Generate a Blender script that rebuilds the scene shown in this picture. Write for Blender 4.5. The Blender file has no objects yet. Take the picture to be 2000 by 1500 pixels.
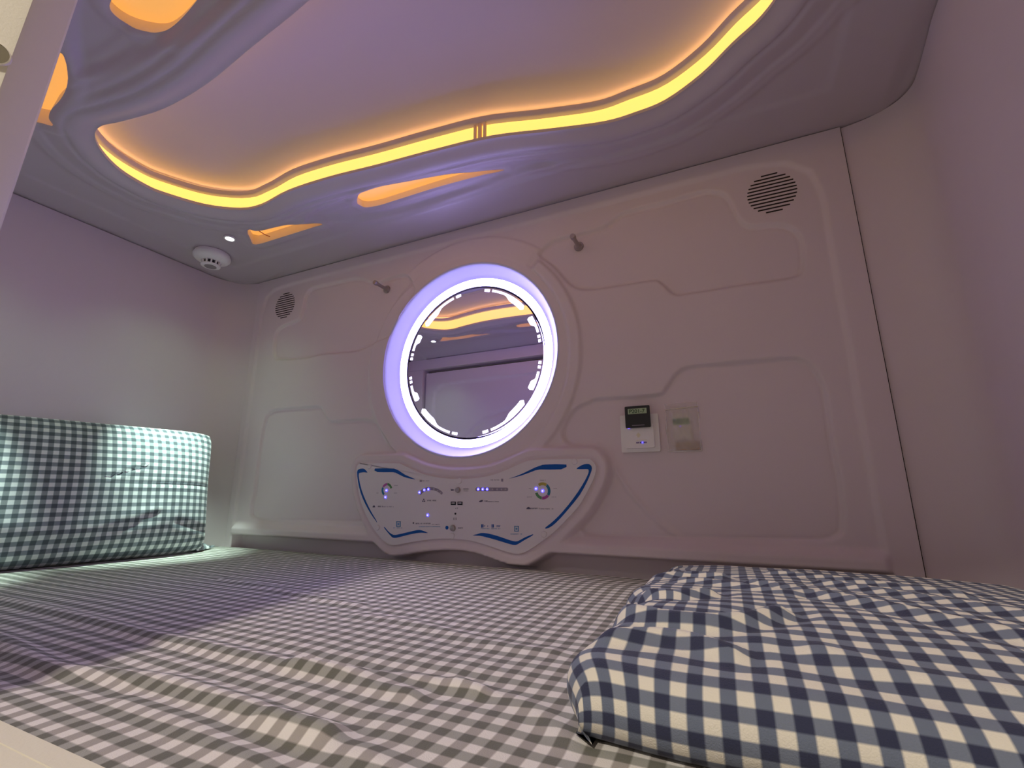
import bpy, math, random
import numpy as np
from mathutils import Vector, Matrix

# ------------------------------------------------------------------ units
# all layout is in "wall units": 1.0 = distance from the camera to the long wall; S turns it into metres
S = 1.07
Z0 = 0.75
def M3(p): return (p[0]*S, p[1]*S, p[2]*S+Z0)

# ------------------------------------------------------------------ camera
scn = bpy.context.scene
FPX = 894.0; PITCH = math.radians(13.05); YAW = math.radians(24.7)
fwd = np.array([-math.sin(YAW)*math.cos(PITCH), math.cos(YAW)*math.cos(PITCH), math.sin(PITCH)])
rgt = np.array([math.cos(YAW), math.sin(YAW), 0.0])
upv = np.cross(rgt, fwd)
cam_d = bpy.data.cameras.new('camera'); cam = bpy.data.objects.new('camera', cam_d)
scn.collection.objects.link(cam); scn.camera = cam
cam_d.sensor_fit = 'HORIZONTAL'; cam_d.sensor_width = 36.0; cam_d.lens = FPX*36.0/2000.0
cam_d.clip_start = 0.005; cam_d.clip_end = 50
cam.matrix_world = Matrix(((rgt[0], upv[0], -fwd[0], 0), (rgt[1], upv[1], -fwd[1], 0), (rgt[2], upv[2], -fwd[2], Z0), (0, 0, 0, 1)))

# ------------------------------------------------------------------ world, view, lights
scn.view_settings.view_transform = 'Standard'; scn.view_settings.look = 'None'
scn.view_settings.gamma = 1.0; scn.view_settings.exposure = 0.0
scn.view_settings.use_curve_mapping = False
w = bpy.data.worlds.new('world'); scn.world = w; w.use_nodes = True
bg = w.node_tree.nodes['Background']; bg.inputs[0].default_value = (1.0, 0.86, 0.62, 1); bg.inputs[1].default_value = 0.27
scn.cycles.max_bounces = 8; scn.cycles.diffuse_bounces = 6; scn.cycles.glossy_bounces = 4
scn.cycles.sample_clamp_indirect = 4.0; scn.cycles.caustics_reflective = False; scn.cycles.caustics_refractive = False

RING_E = 20.0; RING_C = (0.42, 0.36, 1.0)
COVE_E = 1.2; COVE_C = (1.0, 0.62, 0.12)
SLIT_E = 0.68; SLIT_C = (1.0, 0.46, 0.09)
SPOT_W = 78.0
SPILL_W = 2.0
UPPER_E = 5.5
CORR_W = 38.0

def area(name, loc, tgt, size, watts, col):
    l = bpy.data.lights.new(name, 'AREA'); l.shape = 'DISK'; l.size = size*S; l.energy = watts; l.color = col
    o = bpy.data.objects.new(name, l); scn.collection.objects.link(o)
    o.location = M3(loc); d = Vector(M3(tgt))-Vector(M3(loc)); o.rotation_euler = d.to_track_quat('-Z', 'Y').to_euler()
    return o
area('corridor_lamp', (-0.33, -1.30, 1.75), (-0.25, 0.4, -0.1), 0.22, CORR_W, (1.0, 0.90, 0.76))

# ------------------------------------------------------------------ unprojection of traced outlines onto real planes
def ray(x, y):
    return fwd*FPX + rgt*(x-1000.0) + upv*(750.0-y)
def onY(x, y, D=1.0):
    d = ray(x, y); d = d*D/d[1]; return (d[0], d[2])
def onZ(x, y, Z):
    d = ray(x, y); d = d*Z/d[2]; return (d[0], d[1])

# ------------------------------------------------------------------ numeric helpers
def smooth_pts(pts, closed=False, n=6):
    P = np.array(pts, float); m = len(P); out = []
    rng = range(m) if closed else range(m-1)
    for i in rng:
        if closed: p0, p1, p2, p3 = P[(i-1) % m], P[i], P[(i+1) % m], P[(i+2) % m]
        else: p0, p1, p2, p3 = P[max(i-1, 0)], P[i], P[i+1], P[min(i+2, m-1)]
        for k in range(n):
            t = k/n; t2 = t*t; t3 = t2*t
            out.append(0.5*((2*p1)+(-p0+p2)*t+(2*p0-5*p1+4*p2-p3)*t2+(-p0+3*p1-3*p2+p3)*t3))
    if not closed: out.append(P[-1])
    return np.array(out)
def dist_line(X, Y, P, closed=False):
    X = np.asarray(X, float); shp = X.shape; x = X.ravel(); y = np.asarray(Y, float).ravel()
    best = np.full(x.shape, 1e9)
    m = len(P)
    for i in range(m if closed else m-1):
        a = P[i]; b = P[(i+1) % m]; d = b-a; L = d@d+1e-15
        t = np.clip(((x-a[0])*d[0]+(y-a[1])*d[1])/L, 0, 1)
        best = np.minimum(best, (x-a[0]-t*d[0])**2+(y-a[1]-t*d[1])**2)
    return np.sqrt(best).reshape(shp)
def sdf(X, Y, P):                       # negative inside
    X = np.asarray(X, float); Y = np.asarray(Y, float)
    d = dist_line(X, Y, P, True); ins = np.zeros(X.shape, bool); m = len(P)
    for i in range(m):
        a = P[i]; b = P[(i+1) % m]
        if a[1] == b[1]: continue
        c = ((a[1] > Y) != (b[1] > Y)) & (X < (b[0]-a[0])*(Y-a[1])/(b[1]-a[1])+a[0])
        ins ^= c
    return np.where(ins, -d, d)
def sst(a, b, x):
    t = np.clip((np.asarray(x, float)-a)/(b-a), 0, 1); return t*t*(3-2*t)
rs = np.random.RandomState(4)
_ns = [(rs.uniform(-1, 1, 2), rs.uniform(0, 6.28)) for _ in range(24)]
def wob(X, Y, f, k0=0, n=6):
    s = 0
    for i in range(n):
        d, p = _ns[(k0+i) % 24]; d = d/np.hypot(*d)
        s = s+np.sin((X*d[0]+Y*d[1])*f*(0.7+0.13*i)+p)
    return s/n

# ------------------------------------------------------------------ mesh helpers
def link(o): scn.collection.objects.link(o)
def mk(name, verts, faces, mat, parent=None, smooth=True, uv=None, auto=None):
    off = np.array(parent_loc(parent))
    V = np.array([M3(v) for v in verts])-off
    me = bpy.data.meshes.new(name); me.from_pydata(V.tolist(), [], faces); me.update()
    if smooth:
        me.polygons.foreach_set('use_smooth', [True]*len(me.polygons))
        if auto: me.set_sharp_from_angle(angle=math.radians(auto))
    me.materials.append(mat)
    if uv is not None:
        ul = me.uv_layers.new(name='UVMap'); idx = np.zeros(len(me.loops), int); me.loops.foreach_get('vertex_index', idx)
        ul.data.foreach_set('uv', np.array(uv)[idx].ravel().astype('f'))
    o = bpy.data.objects.new(name, me); link(o)
    if parent is not None: o.parent = parent
    return o
def parent_loc(p):
    v = np.zeros(3)
    while p is not None:
        v = v+np.array(p.location); p = p.parent
    return v
def tag(o, label=None, cat=None, group=None, kind=None):
    if label: o['label'] = label
    if cat: o['category'] = cat
    if group: o['group'] = group
    if kind: o['kind'] = kind
    return o
def thing(name, label, cat, loc, group=None):
    o = bpy.data.objects.new(name, None); link(o); o.location = M3(loc); o.empty_display_size = 0.05
    return tag(o, label, cat, group)
def struct(name, v, f, mat, **k):
    return tag(mk(name, v, f, mat, **k), kind='structure')

class MB:
    def __init__(s): s.v = []; s.f = []
    def add(s, v, f):
        n = len(s.v); s.v += [tuple(map(float, p)) for p in v]; s.f += [tuple(n+i for i in q) for q in f]; return s
    def box(s, a, b):
        x0, y0, z0 = a; x1, y1, z1 = b
        return s.add([(x0, y0, z0), (x1, y0, z0), (x1, y1, z0), (x0, y1, z0), (x0, y0, z1), (x1, y0, z1), (x1, y1, z1), (x0, y1, z1)],
                     [(3, 2, 1, 0), (4, 5, 6, 7), (0, 1, 5, 4), (1, 2, 6, 5), (2, 3, 7, 6), (3, 0, 4, 7)])
    def prism(s, poly, y0, y1):
        """outline in the x-z plane, extruded from y0 (back) to y1 (front, nearer the camera)"""
        n = len(poly); v = [(p[0], y0, p[1]) for p in poly]+[(p[0], y1, p[1]) for p in poly]
        f = [tuple(range(n)), tuple(range(2*n-1, n-1, -1))]+[(i, i+n, (i+1) % n+n, (i+1) % n) for i in range(n)]
        return s.add(v, f)
    def prismz(s, poly, z0, z1):
        n = len(poly); v = [(p[0], p[1], z0) for p in poly]+[(p[0], p[1], z1) for p in poly]
        f = [tuple(range(n-1, -1, -1)), tuple(range(n, 2*n))]+[(i, (i+1) % n, (i+1) % n+n, i+n) for i in range(n)]
        return s.add(v, f)
    def lathe(s, c, ax, prof, n=40, cap0=True, cap1=True):
        """profile [(radius, height along ax)]"""
        ax = np.array(ax, float); ax /= np.linalg.norm(ax)
        t = np.array([1, 0, 0]) if abs(ax[0]) < .9 else np.array([0, 0, 1]); e1 = np.cross(ax, t); e1 /= np.linalg.norm(e1); e2 = np.cross(ax, e1)
        c = np.array(c, float); v = []
        for r, h in prof:
            for i in range(n):
                a = 2*math.pi*i/n; v.append(c+ax*h+(e1*math.cos(a)+e2*math.sin(a))*r)
        f = []
        for j in range(len(prof)-1):
            for i in range(n):
                k = (i+1) % n; f.append((j*n+i, j*n+k, (j+1)*n+k, (j+1)*n+i))
        if cap0: f.append(tuple(range(n-1, -1, -1)))
        if cap1: m = (len(prof)-1)*n; f.append(tuple(range(m, m+n)))
        return s.add(v, f)
    def tube(s, pts, r, n=8):
        P = np.array(pts, float); m = len(P); v = []
        for i in range(m):
            d = P[min(i+1, m-1)]-P[max(i-1, 0)]; d /= np.linalg.norm(d)+1e-12
            t = np.array([0, 0, 1.0]) if abs(d[2]) < .9 else np.array([1.0, 0, 0]); a = np.cross(d, t); a /= np.linalg.norm(a); b = np.cross(d, a)
            for k in range(n):
                q = 2*math.pi*k/n; v.append(P[i]+(a*math.cos(q)+b*math.sin(q))*r)
        f = [(i*n+k, i*n+(k+1) % n, (i+1)*n+(k+1) % n, (i+1)*n+k) for i in range(m-1) for k in range(n)]
        f += [tuple(range(n-1, -1, -1)), tuple(range((m-1)*n, m*n))]
        return s.add(v, f)
    def build(s, name, mat, parent=None, **k):
        k.setdefault('smooth', False)
        return mk(name, s.v, s.f, mat, parent, **k)

def clip_grid(xs, ys, H, holes, to3):
    """height field H(x,y) cut cleanly along holes(x,y)=0 (keeps > 0); returns verts, faces"""
    X, Y = np.meshgrid(xs, ys); Hh = H(X, Y); Sd = holes(X, Y) if holes else np.full(X.shape, 1.0)
    ny, nx = X.shape; idm = -np.ones(X.shape, int); keep = Sd > 0; verts = []
    for j, i in zip(*np.nonzero(keep)):
        idm[j, i] = len(verts); verts.append(to3(X[j, i], Y[j, i], Hh[j, i]))
    faces = []; cache = {}
    def cross(a, b):
        k = (a, b) if a < b else (b, a)
        if k not in cache:
            sa, sb = Sd[a], Sd[b]; t = sa/(sa-sb)
            x = X[a]+(X[b]-X[a])*t; y = Y[a]+(Y[b]-Y[a])*t; h = Hh[a]+(Hh[b]-Hh[a])*t
            cache[k] = len(verts); verts.append(to3(x, y, h))
        return cache[k]
    for j in range(ny-1):
        for i in range(nx-1):
            q = ((j, i), (j, i+1), (j+1, i+1), (j+1, i)); kk = [keep[a] for a in q]
            if all(kk): faces.append(tuple(int(idm[a]) for a in q))
            elif any(kk):
                poly = []
                for n in range(4):
                    a, b = q[n], q[(n+1) % 4]
                    if keep[a]: poly.append(int(idm[a]))
                    if keep[a] != keep[b]: poly.append(cross(a, b))
                if len(poly) > 2: faces.append(tuple(poly))
    return verts, faces

# ------------------------------------------------------------------ materials
def principled(name, col, rough=0.5, metal=0.0, emit=None, es=0.0, bump=0.0, bscale=300.0, trans=0.0, spec=0.5, alpha=1.0, var=0.0):
    m = bpy.data.materials.new(name); m.use_nodes = True; nt = m.node_tree; b = nt.nodes['Principled BSDF']
    b.inputs['Base Color'].default_value = (*col, 1); b.inputs['Roughness'].default_value = rough; b.inputs['Metallic'].default_value = metal
    b.inputs['Specular IOR Level'].default_value = spec; b.inputs['Transmission Weight'].default_value = trans; b.inputs['Alpha'].default_value = alpha
    if emit: b.inputs['Emission Color'].default_value = (*emit, 1); b.inputs['Emission Strength'].default_value = es
    if bump or var:
        tc = nt.nodes.new('ShaderNodeTexCoord'); no = nt.nodes.new('ShaderNodeTexNoise'); no.inputs['Scale'].default_value = bscale; no.inputs['Detail'].default_value = 3
        nt.links.new(tc.outputs['Object'], no.inputs['Vector'])
        if bump:
            bp = nt.nodes.new('ShaderNodeBump'); bp.inputs['Strength'].default_value = bump; bp.inputs['Distance'].default_value = 0.001
            nt.links.new(no.outputs['Fac'], bp.inputs['Height']); nt.links.new(bp.outputs['Normal'], b.inputs['Normal'])
        if var:
            n2 = nt.nodes.new('ShaderNodeTexNoise'); n2.inputs['Scale'].default_value = 9.0; n2.inputs['Detail'].default_value = 4
            nt.links.new(tc.outputs['Object'], n2.inputs['Vector'])
            mx = nt.nodes.new('ShaderNodeMix'); mx.data_type = 'RGBA'; mx.inputs[6].default_value = (*[c*(1-var) for c in col], 1); mx.inputs[7].default_value = (*[min(1, c*(1+var)) for c in col], 1)
            nt.links.new(n2.outputs['Fac'], mx.inputs[0]); nt.links.new(mx.outputs[2], b.inputs['Base Color'])
    return m
def gingham(name, white, mid1, mid2, dark):
    m = bpy.data.materials.new(name); m.use_nodes = True; nt = m.node_tree; N = nt.nodes; L = nt.links; b = N['Principled BSDF']
    uv = N.new('ShaderNodeUVMap'); sx = N.new('ShaderNodeSeparateXYZ'); L.new(uv.outputs[0], sx.inputs[0])
    def wave(o):
        fr = N.new('ShaderNodeMath'); fr.operation = 'FRACT'; L.new(o, fr.inputs[0])
        # soft-edged square wave: clamp((0.25-|f-0.5|)*k+0.5)
        a = N.new('ShaderNodeMath'); a.operation = 'SUBTRACT'; L.new(fr.outputs[0], a.inputs[0]); a.inputs[1].default_value = 0.5
        c = N.new('ShaderNodeMath'); c.operation = 'ABSOLUTE'; L.new(a.outputs[0], c.inputs[0])
        d = N.new('ShaderNodeMath'); d.operation = 'SUBTRACT'; d.inputs[0].default_value = 0.25; L.new(c.outputs[0], d.inputs[1])
        e = N.new('ShaderNodeMath'); e.operation = 'MULTIPLY_ADD'; L.new(d.outputs[0], e.inputs[0]); e.inputs[1].default_value = 14; e.inputs[2].default_value = 0.5; e.use_clamp = True
        return e.outputs[0]
    wx, wy = wave(sx.outputs[0]), wave(sx.outputs[1])
    def mix(f, A, B):
        mx = N.new('ShaderNodeMix'); mx.data_type = 'RGBA'; L.new(f, mx.inputs[0])
        for s_, v in ((6, A), (7, B)):
            if isinstance(v, tuple): mx.inputs[s_].default_value = (*v, 1)
            else: L.new(v, mx.inputs[s_])
        return mx.outputs[2]
    col = mix(wy, mix(wx, white, mid1), mix(wx, mid2, dark))
    L.new(col, b.inputs['Base Color']); b.inputs['Roughness'].default_value = 0.85; b.inputs['Specular IOR Level'].default_value = 0.25
    b.inputs['Sheen Weight'].default_value = 0.15
    tc = N.new('ShaderNodeTexCoord'); no = N.new('ShaderNodeTexNoise'); no.inputs['Scale'].default_value = 900; L.new(tc.outputs['Object'], no.inputs['Vector'])
    n3 = N.new('ShaderNodeTexNoise'); n3.inputs['Scale'].default_value = 22; n3.inputs['Detail'].default_value = 5; L.new(tc.outputs['Object'], n3.inputs['Vector'])
    ad = N.new('ShaderNodeMath'); ad.operation = 'MULTIPLY_ADD'; L.new(n3.outputs['Fac'], ad.inputs[0]); ad.inputs[1].default_value = 1.6; L.new(no.outputs['Fac'], ad.inputs[2])
    bp = N.new('ShaderNodeBump'); bp.inputs['Strength'].default_value = 0.35; bp.inputs['Distance'].default_value = 0.0015
    L.new(ad.outputs[0], bp.inputs['Height']); L.new(bp.outputs['Normal'], b.inputs['Normal'])
    return m
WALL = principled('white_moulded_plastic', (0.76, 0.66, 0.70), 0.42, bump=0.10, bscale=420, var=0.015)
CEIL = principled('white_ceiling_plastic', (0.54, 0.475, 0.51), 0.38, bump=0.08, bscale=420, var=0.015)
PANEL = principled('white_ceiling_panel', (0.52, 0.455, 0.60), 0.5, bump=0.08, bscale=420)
SEAM = principled('dark_seam', (0.03, 0.02, 0.02), 0.9)
FRAME = principled('cream_painted_metal', (0.80, 0.76, 0.66), 0.45, bump=0.15, bscale=500)
COVE = principled('yellow_led_diffuser', (0.8, 0.7, 0.4), 0.5, emit=COVE_C, es=COVE_E)
SLITM = principled('amber_led_diffuser', (0.8, 0.5, 0.25), 0.5, emit=SLIT_C, es=SLIT_E)
POCK = principled('white_pocket_plastic', (0.8, 0.74, 0.66), 0.5)
RINGM = principled('violet_led_diffuser', (0.8, 0.8, 0.85), 0.5, emit=RING_C, es=RING_E)
ETCH = principled('lit_frosted_glass', (0.8, 0.8, 0.9), 0.5, emit=(0.75, 0.72, 1.0), es=4.0)
DISH = principled('white_glossy_dish', (0.62, 0.62, 0.80), 0.4)
MIRR = principled('mirror_glass', (0.84, 0.80, 0.98), 0.015, metal=1.0)
PLATE = principled('white_acrylic_plate', (0.80, 0.76, 0.80), 0.35, spec=0.3)
BLUE = principled('blue_print', (0.008, 0.10, 0.42), 0.55, spec=0.2)
INK = principled('dark_ink', (0.10, 0.09, 0.16), 0.5)
LINK = principled('light_blue_ink', (0.13, 0.33, 0.60), 0.5)
GREYP = principled('grey_print', (0.30, 0.26, 0.34), 0.5)
BLACK = principled('black_plastic', (0.015, 0.015, 0.025), 0.35)
METAL = principled('brushed_steel', (0.42, 0.38, 0.38), 0.35, metal=0.9)
LED = principled('blue_led', (0.2, 0.2, 1.0), 0.4, emit=(0.05, 0.04, 1.0), es=5.0)
LEDW = principled('white_led_core', (1, 1, 1), 0.4, emit=(0.8, 0.8, 1.0), es=3.0)
WHT = principled('white_plastic', (0.90, 0.88, 0.88), 0.35)
SHEET = gingham('grey_gingham_cotton', (0.80, 0.77, 0.74), (0.40, 0.37, 0.345), (0.36, 0.36, 0.33), (0.15, 0.15, 0.125))
DUV = gingham('blue_gingham_cotton', (0.80, 0.76, 0.66), (0.15, 0.18, 0.25), (0.18, 0.21, 0.28), (0.036, 0.042, 0.085))
PIL = gingham('slate_gingham_cotton', (0.78, 0.80, 0.82), (0.27, 0.30, 0.32), (0.25, 0.28, 0.32), (0.09, 0.11, 0.13))

CX = -0.587
XL, XR = -1.545, 0.374
ZC, ZB = 0.721, -0.17
YF = 0.09
GAP = 0.0013

# ------------------------------------------------------------------ shell: dark backing behind every seam
b = MB()
b.box((XL-0.06, 1.075, -0.5), (XR+0.06, 1.10, 0.95)); b.build('wall_back_core', SEAM); tag(bpy.data.objects['wall_back_core'], kind='structure')
b = MB(); b.box((XL-0.06, 0.0, -0.5), (XL-0.03, 1.075, 0.95)); tag(b.build('wall_left_core', SEAM), kind='structure')
b = MB(); b.box((XR+0.03, 0.0, -0.5), (XR+0.06, 1.075, 0.95)); tag(b.build('wall_right_core', SEAM), kind='structure')
b = MB(); b.box((XL-0.03, 0.0, 0.90), (XR+0.03, 1.075, 0.95)); tag(b.build('ceiling_core', SEAM), kind='structure')
b = MB(); b.box((XL-0.03, 0.0, -0.5), (XR+0.03, 1.075, -0.46)); tag(b.build('floor', FRAME), kind='structure')

# ------------------------------------------------------------------ end walls with rounded far corners (plan profile swept up)
def sweep_wall(name, prof, z0, z1, nz=24):
    v = []; f = []; n = len(prof)
    for j in range(nz+1):
        z = z0+(z1-z0)*j/nz
        for p in prof: v.append((p[0], p[1], z))
    # thickness return at the top edge
    for p in prof: v.append((p[0]+p[2]*0.02, p[1]+p[3]*0.02, z1))
    for j in range(nz+1):
        for i in range(n-1): f.append((j*n+i, j*n+i+1, (j+1)*n+i+1, (j+1)*n+i))
    return struct(name, v, f, WALL, auto=50)
def with_normals(pts, sgn):
    P = np.array(pts); out = []
    for i in range(len(P)):
        d = P[min(i+1, len(P)-1)]-P[max(i-1, 0)]; d /= np.hypot(*d); out.append((P[i][0], P[i][1], -d[1]*sgn, d[0]*sgn))
    return out
lp = [(XL, YF), (XL, 0.3), (XL, 0.6), (XL, 0.86)]+[tuple(p) for p in smooth_pts([(XL, 0.88), (-1.541, 0.915), (-1.525, 0.95), (-1.497, 0.980), (-1.449-GAP, 1.0)], n=5)]
sweep_wall('wall_left', with_normals(lp, 1), -0.45, ZC-0.0022)
rp = smooth_pts([(0.277+GAP, 1.0), (0.325, 0.988), (0.358, 0.966), (0.373, 0.935), (0.373, 0.90), (0.364, 0.827), (0.357, 0.761), (0.354, 0.6), (0.354, 0.3), (0.354, YF)], n=5)
sweep_wall('wall_right', with_normals(rp.tolist(), 1), -0.45, ZC-0.0022)

# ------------------------------------------------------------------ long wall: moulded relief
DP = 0.995
def W(pts, D=DP, closed=True, n=5): return smooth_pts([onY(x, y, D) for x, y in pts], closed, n)
UL = W([(532,686),(534,657),(541,642),(556,633),(570,628),(581,621),(588,606),(593,581),(599,569),(610,561),(642,553),(678,545),(696,543),(710,546),(732,553),(746,547),(768,539),(786,536),(797,542),(805,556),(806,572),(780,615),(765,652),(720,672),(690,684),(625,690),(595,697),(541,700)])
UR = W([(1052,496),(1066,478),(1084,466),(1122,457),(1168,445),(1185,436),(1210,417),(1238,407),(1297,393),(1367,373),(1395,372),(1416,379),(1430,401),(1444,426),(1465,440),(1504,436),(1535,438),(1556,450),(1567,475),(1567,524),(1546,538),(1455,552),(1350,569),(1325,573),(1308,566),(1294,552),(1276,544),(1224,552),(1157,562),(1129,561),(1112,552),(1098,538),(1078,516)])
LL = W([(487,991),(493,962),(505,868),(514,821),(523,806),(537,800),(573,797),(617,794),(626,800),(640,822),(672,821),(713,820),(731,827),(746,847),(760,871),(778,891),(770,896),(720,897),(695,903),(688,925),(695,960),(712,1005),(700,1020),(600,1018),(499,1016)])
LR = W([(1098,850),(1102,832),(1120,800),(1150,785),(1167,779),(1279,771),(1300,758),(1318,732),(1346,716),(1430,708),(1535,699),(1563,701),(1591,720),(1612,765),(1626,860),(1643,947),(1647,1028),(1633,1049),(1598,1057),(1486,1056),(1325,1052),(1220,1049),(1150,1045),(1135,1034),(1133,1012),(1160,978),(1185,935),(1190,905),(1180,882),(1150,872),(1112,866)])
DIAG = W([(1168,868),(1186,884),(1205,925),(1240,975),(1290,1025),(1325,1050)], closed=False)
PLN = 0.978    # plane of the control plate
Z2 = lambda x, y: onY(680+x/3.846, 860+y/3.846, PLN)
PL = smooth_pts([Z2(*p) for p in [(57,215),(62,190),(80,172),(110,165),(360,163),(400,172),(470,205),(550,240),(650,265),(760,278),(880,280),(1000,268),(1100,245),(1180,215),(1260,180),(1330,150),(1390,138),(1500,133),(1780,128),(1830,140),(1865,180),(1870,230),(1850,300),(1800,400),(1740,500),(1650,600),(1560,690),(1470,760),(1400,810),(1340,845),(1290,862),(1240,860),(1150,835),(1050,800),(950,770),(850,753),(750,748),(650,750),(550,762),(470,775),(380,792),(330,797),(290,785),(250,750),(200,690),(150,610),(110,520),(80,430),(62,320),(55,250)]], True, 4)
RC = np.array([-0.599, 0.342]); RM, RO = 0.212, 0.2615
bx = np.array([(-1.418,-0.30),(-1.418,0.60),(-1.405,0.655),(-1.37,0.678),(-1.28,0.684),(0.10,0.684),(0.175,0.670),(0.215,0.635),(0.228,0.58),(0.228,-0.30)])
BOX = bx
def wallH(X, Z):
    h = np.zeros(X.shape)
    h += 0.0055*sst(-0.006, 0.006, sdf(X, Z, BOX))                 # raised margin around the field
    for P, dep in ((UL, .0060), (UR, .0065), (LL, .0060), (LR, .0070)):
        q = sdf(X, Z, P); h -= dep*1.25*sst(0.0035, -0.0035, q)+0.0028*np.exp(-((q+0.001)/0.0035)**2)
    h += 0.0045*np.exp(-(dist_line(X, Z, DIAG)/0.0045)**2)
    # round bosses around the mirror
    r = np.hypot(X-RC[0], Z-RC[1]); an = np.degrees(np.arctan2(Z-RC[1], X-RC[0]))
    r2 = np.hypot(X+0.6126, Z-0.3300)
    sec = sst(-66, -58, an)*sst(49, 45, an)
    h += sec*0.009*sst(0.336, 0.328, r2)*sst(0.300, 0.309, r2)
    h += 0.004*sst(0.309, 0.302, r2)
    secL = 1-sst(-165, -158, an)*(1-sst(160, 168, an))
    h += 0.004*sst(0.318, 0.310, r)*sst(120, 140, np.abs(an))
    top = sst(48, 52, an)*sst(128, 118, an)
    h += 0.005*top*sst(0.350, 0.342, np.hypot(X+0.60, Z-0.335))*sst(0.30, 0.31, r2)
    # bottom ledge, undercut below it, butterfly boss
    inx = sst(-1.425, -1.405, X)*sst(0.238, 0.222, X)
    led = 0.019*sst(-0.094, -0.116, Z)
    und = sst(-0.131, -0.137, Z)
    sp = sdf(X, Z, PL)
    boss = sst(0.030, 0.018, sp)
    hl = h*(1-boss)*(1-sst(-0.094, -0.112, Z)*inx)+led*inx
    hb = np.where(hl > 0.019, hl, hl+(0.019-hl)*boss)
    cut = und*inx*(1-sst(0.030, 0.022, sp))
    h = hb*(1-cut)+cut*(-0.030)
    # seat of the plate: a hair-line groove at its outline
    h -= 0.004*np.exp(-(sp/0.003)**2)
    return h
def wall_to3(x, z, h): return (x, 1.0-h, z)
xs = np.arange(-1.449+GAP, 0.277-GAP+1e-6, 0.0034); xs[-1] = 0.277-GAP
zs = np.concatenate([np.arange(-0.30, -0.16, 0.01), np.arange(-0.16, ZC-0.003, 0.0034), [ZC-0.0022]])
v, f = clip_grid(xs, zs, wallH, lambda X, Z: np.hypot(X-RC[0], Z-RC[1])-RO, wall_to3)
struct('wall_back', v, f, WALL)

# ------------------------------------------------------------------ ceiling with the lit opening and four lit slots
OPN = smooth_pts([(-1.222,.515),(-1.214,.553),(-1.17,.627),(-1.102,.676),(-1.035,.687),(-.926,.676),(-.796,.681),(-.656,.697),(-.512,.711),(-.382,.728),(-.258,.763),(-.158,.789),(-.097,.792),(-.039,.786),(.026,.754),(.076,.713),(.118,.682),(.146,.640),(.165,.58),(.170,.53),
  (.165,.48),(.146,.42),(.118,.385),(.076,.352),(.026,.312),(-.039,.285),(-.097,.279),(-.158,.284),(-.258,.308),(-.382,.345),(-.512,.366),(-.656,.380),(-.796,.394),(-.926,.394),(-1.035,.378),(-1.09,.367),(-1.135,.377),(-1.18,.411),(-1.213,.460)], True, 4)
CZ = lambda L, n=4: smooth_pts([onZ(x, y, ZC) for x, y in L], True, n)
SL1 = CZ([(697,400),(699,388),(709,379),(740,370),(790,360),(850,350),(920,341),(985,336),(965,343),(940,348),(850,374),(770,399),(740,408),(715,412),(703,408)])
SL2 = CZ([(484,447),(500,448),(520,446),(545,440),(570,436),(600,434.5),(631,437),(615,442),(590,450),(545,464),(500,477),(490,468)], 3)
mirY = lambda P: np.array([(p[0], 1.066-p[1]) for p in P][::-1])
SLOTS = [SL1, SL2, mirY(SL1), mirY(SL2)]
SWO = CZ([(600,431),(650,432),(700,432),(750,423),(810,410),(900,380),(960,359),(1020,338),(1080,320),(1092,313),(1040,312),(960,319),(860,333),(760,352),(705,370),(660,392),(610,415)])
SWOM = mirY(SWO)
def ceilH(X, Y):
    """downward displacement"""
    s = sdf(X, Y, OPN)
    d = 0.010*sst(0.0, 0.035, s)*sst(0.105, 0.040, s)                # swelling lip around the opening
    d -= 0.0042*np.exp(-((s-0.046)/0.0040)**2)
    d -= 0.0042*np.exp(-((s-0.067)/0.0045)**2)*sst(-1.08, -0.95, X)*sst(-0.25, -0.38, X)
    d += 0.004*sst(0.125, 0.108, s)*sst(0.085, 0.095, s)
    for P in (SWO, SWOM): d -= 0.012*sst(0.006, -0.016, sdf(X, Y, P))
    for P in SLOTS:
        q = sdf(X, Y, P); d += 0.004*sst(0.030, 0.014, q) - 0.003*sst(0.007, 0.0, q)
    ex = np.minimum(np.minimum(X-XL, 0.36-X), 1.0-Y)
    d += 0.004*sst(0.13, 0.115, ex)
    d += 0.030*sst(0.20, 0.09, Y)
    return d*sst(0.0, 0.03, ex)
def ceil_to3(x, y, d): return (x, y, ZC-d)
def ceil_hole(X, Y):
    r = sdf(X, Y, OPN)
    for P in SLOTS: r = np.minimum(r, sdf(X, Y, P))
    r = np.minimum(r, np.hypot(X+1.254, Y-0.752)-0.0115)
    r = np.minimum(r, np.hypot(X+1.254, Y-0.280)-0.0115)
    return r
xs = np.arange(XL-0.02, XR+0.02, 0.0042); ys = np.arange(0.06, 1.02, 0.0038)
v, f = clip_grid(xs, ys, ceilH, ceil_hole, ceil_to3)
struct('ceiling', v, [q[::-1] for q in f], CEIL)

def wall_strip(P, z0, z1, zf=None, off0=0.0, off1=0.0):
    """vertical strip that follows the closed outline P"""
    n = len(P); v = []; nr = []
    for i in range(n):
        d = P[(i+1) % n]-P[i-1]; d = d/np.hypot(*d); nr.append((d[1], -d[0]))
    A = 0.5*sum(P[i][0]*P[(i+1) % n][1]-P[(i+1) % n][0]*P[i][1] for i in range(n)); sg = 1 if A > 0 else -1
    nr = [(a*sg, b_*sg) for a, b_ in nr]
    def o(k): return k if callable(k) else (lambda nn: k)
    for i in range(n): v.append((P[i][0]+nr[i][0]*o(off0)(nr[i]), P[i][1]+nr[i][1]*o(off0)(nr[i]), z0))
    for i in range(n): v.append((P[i][0]+nr[i][0]*o(off1)(nr[i]), P[i][1]+nr[i][1]*o(off1)(nr[i]), z1))
    return v, [(i, (i+1) % n, (i+1) % n+n, i+n) for i in range(n)], nr
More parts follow.
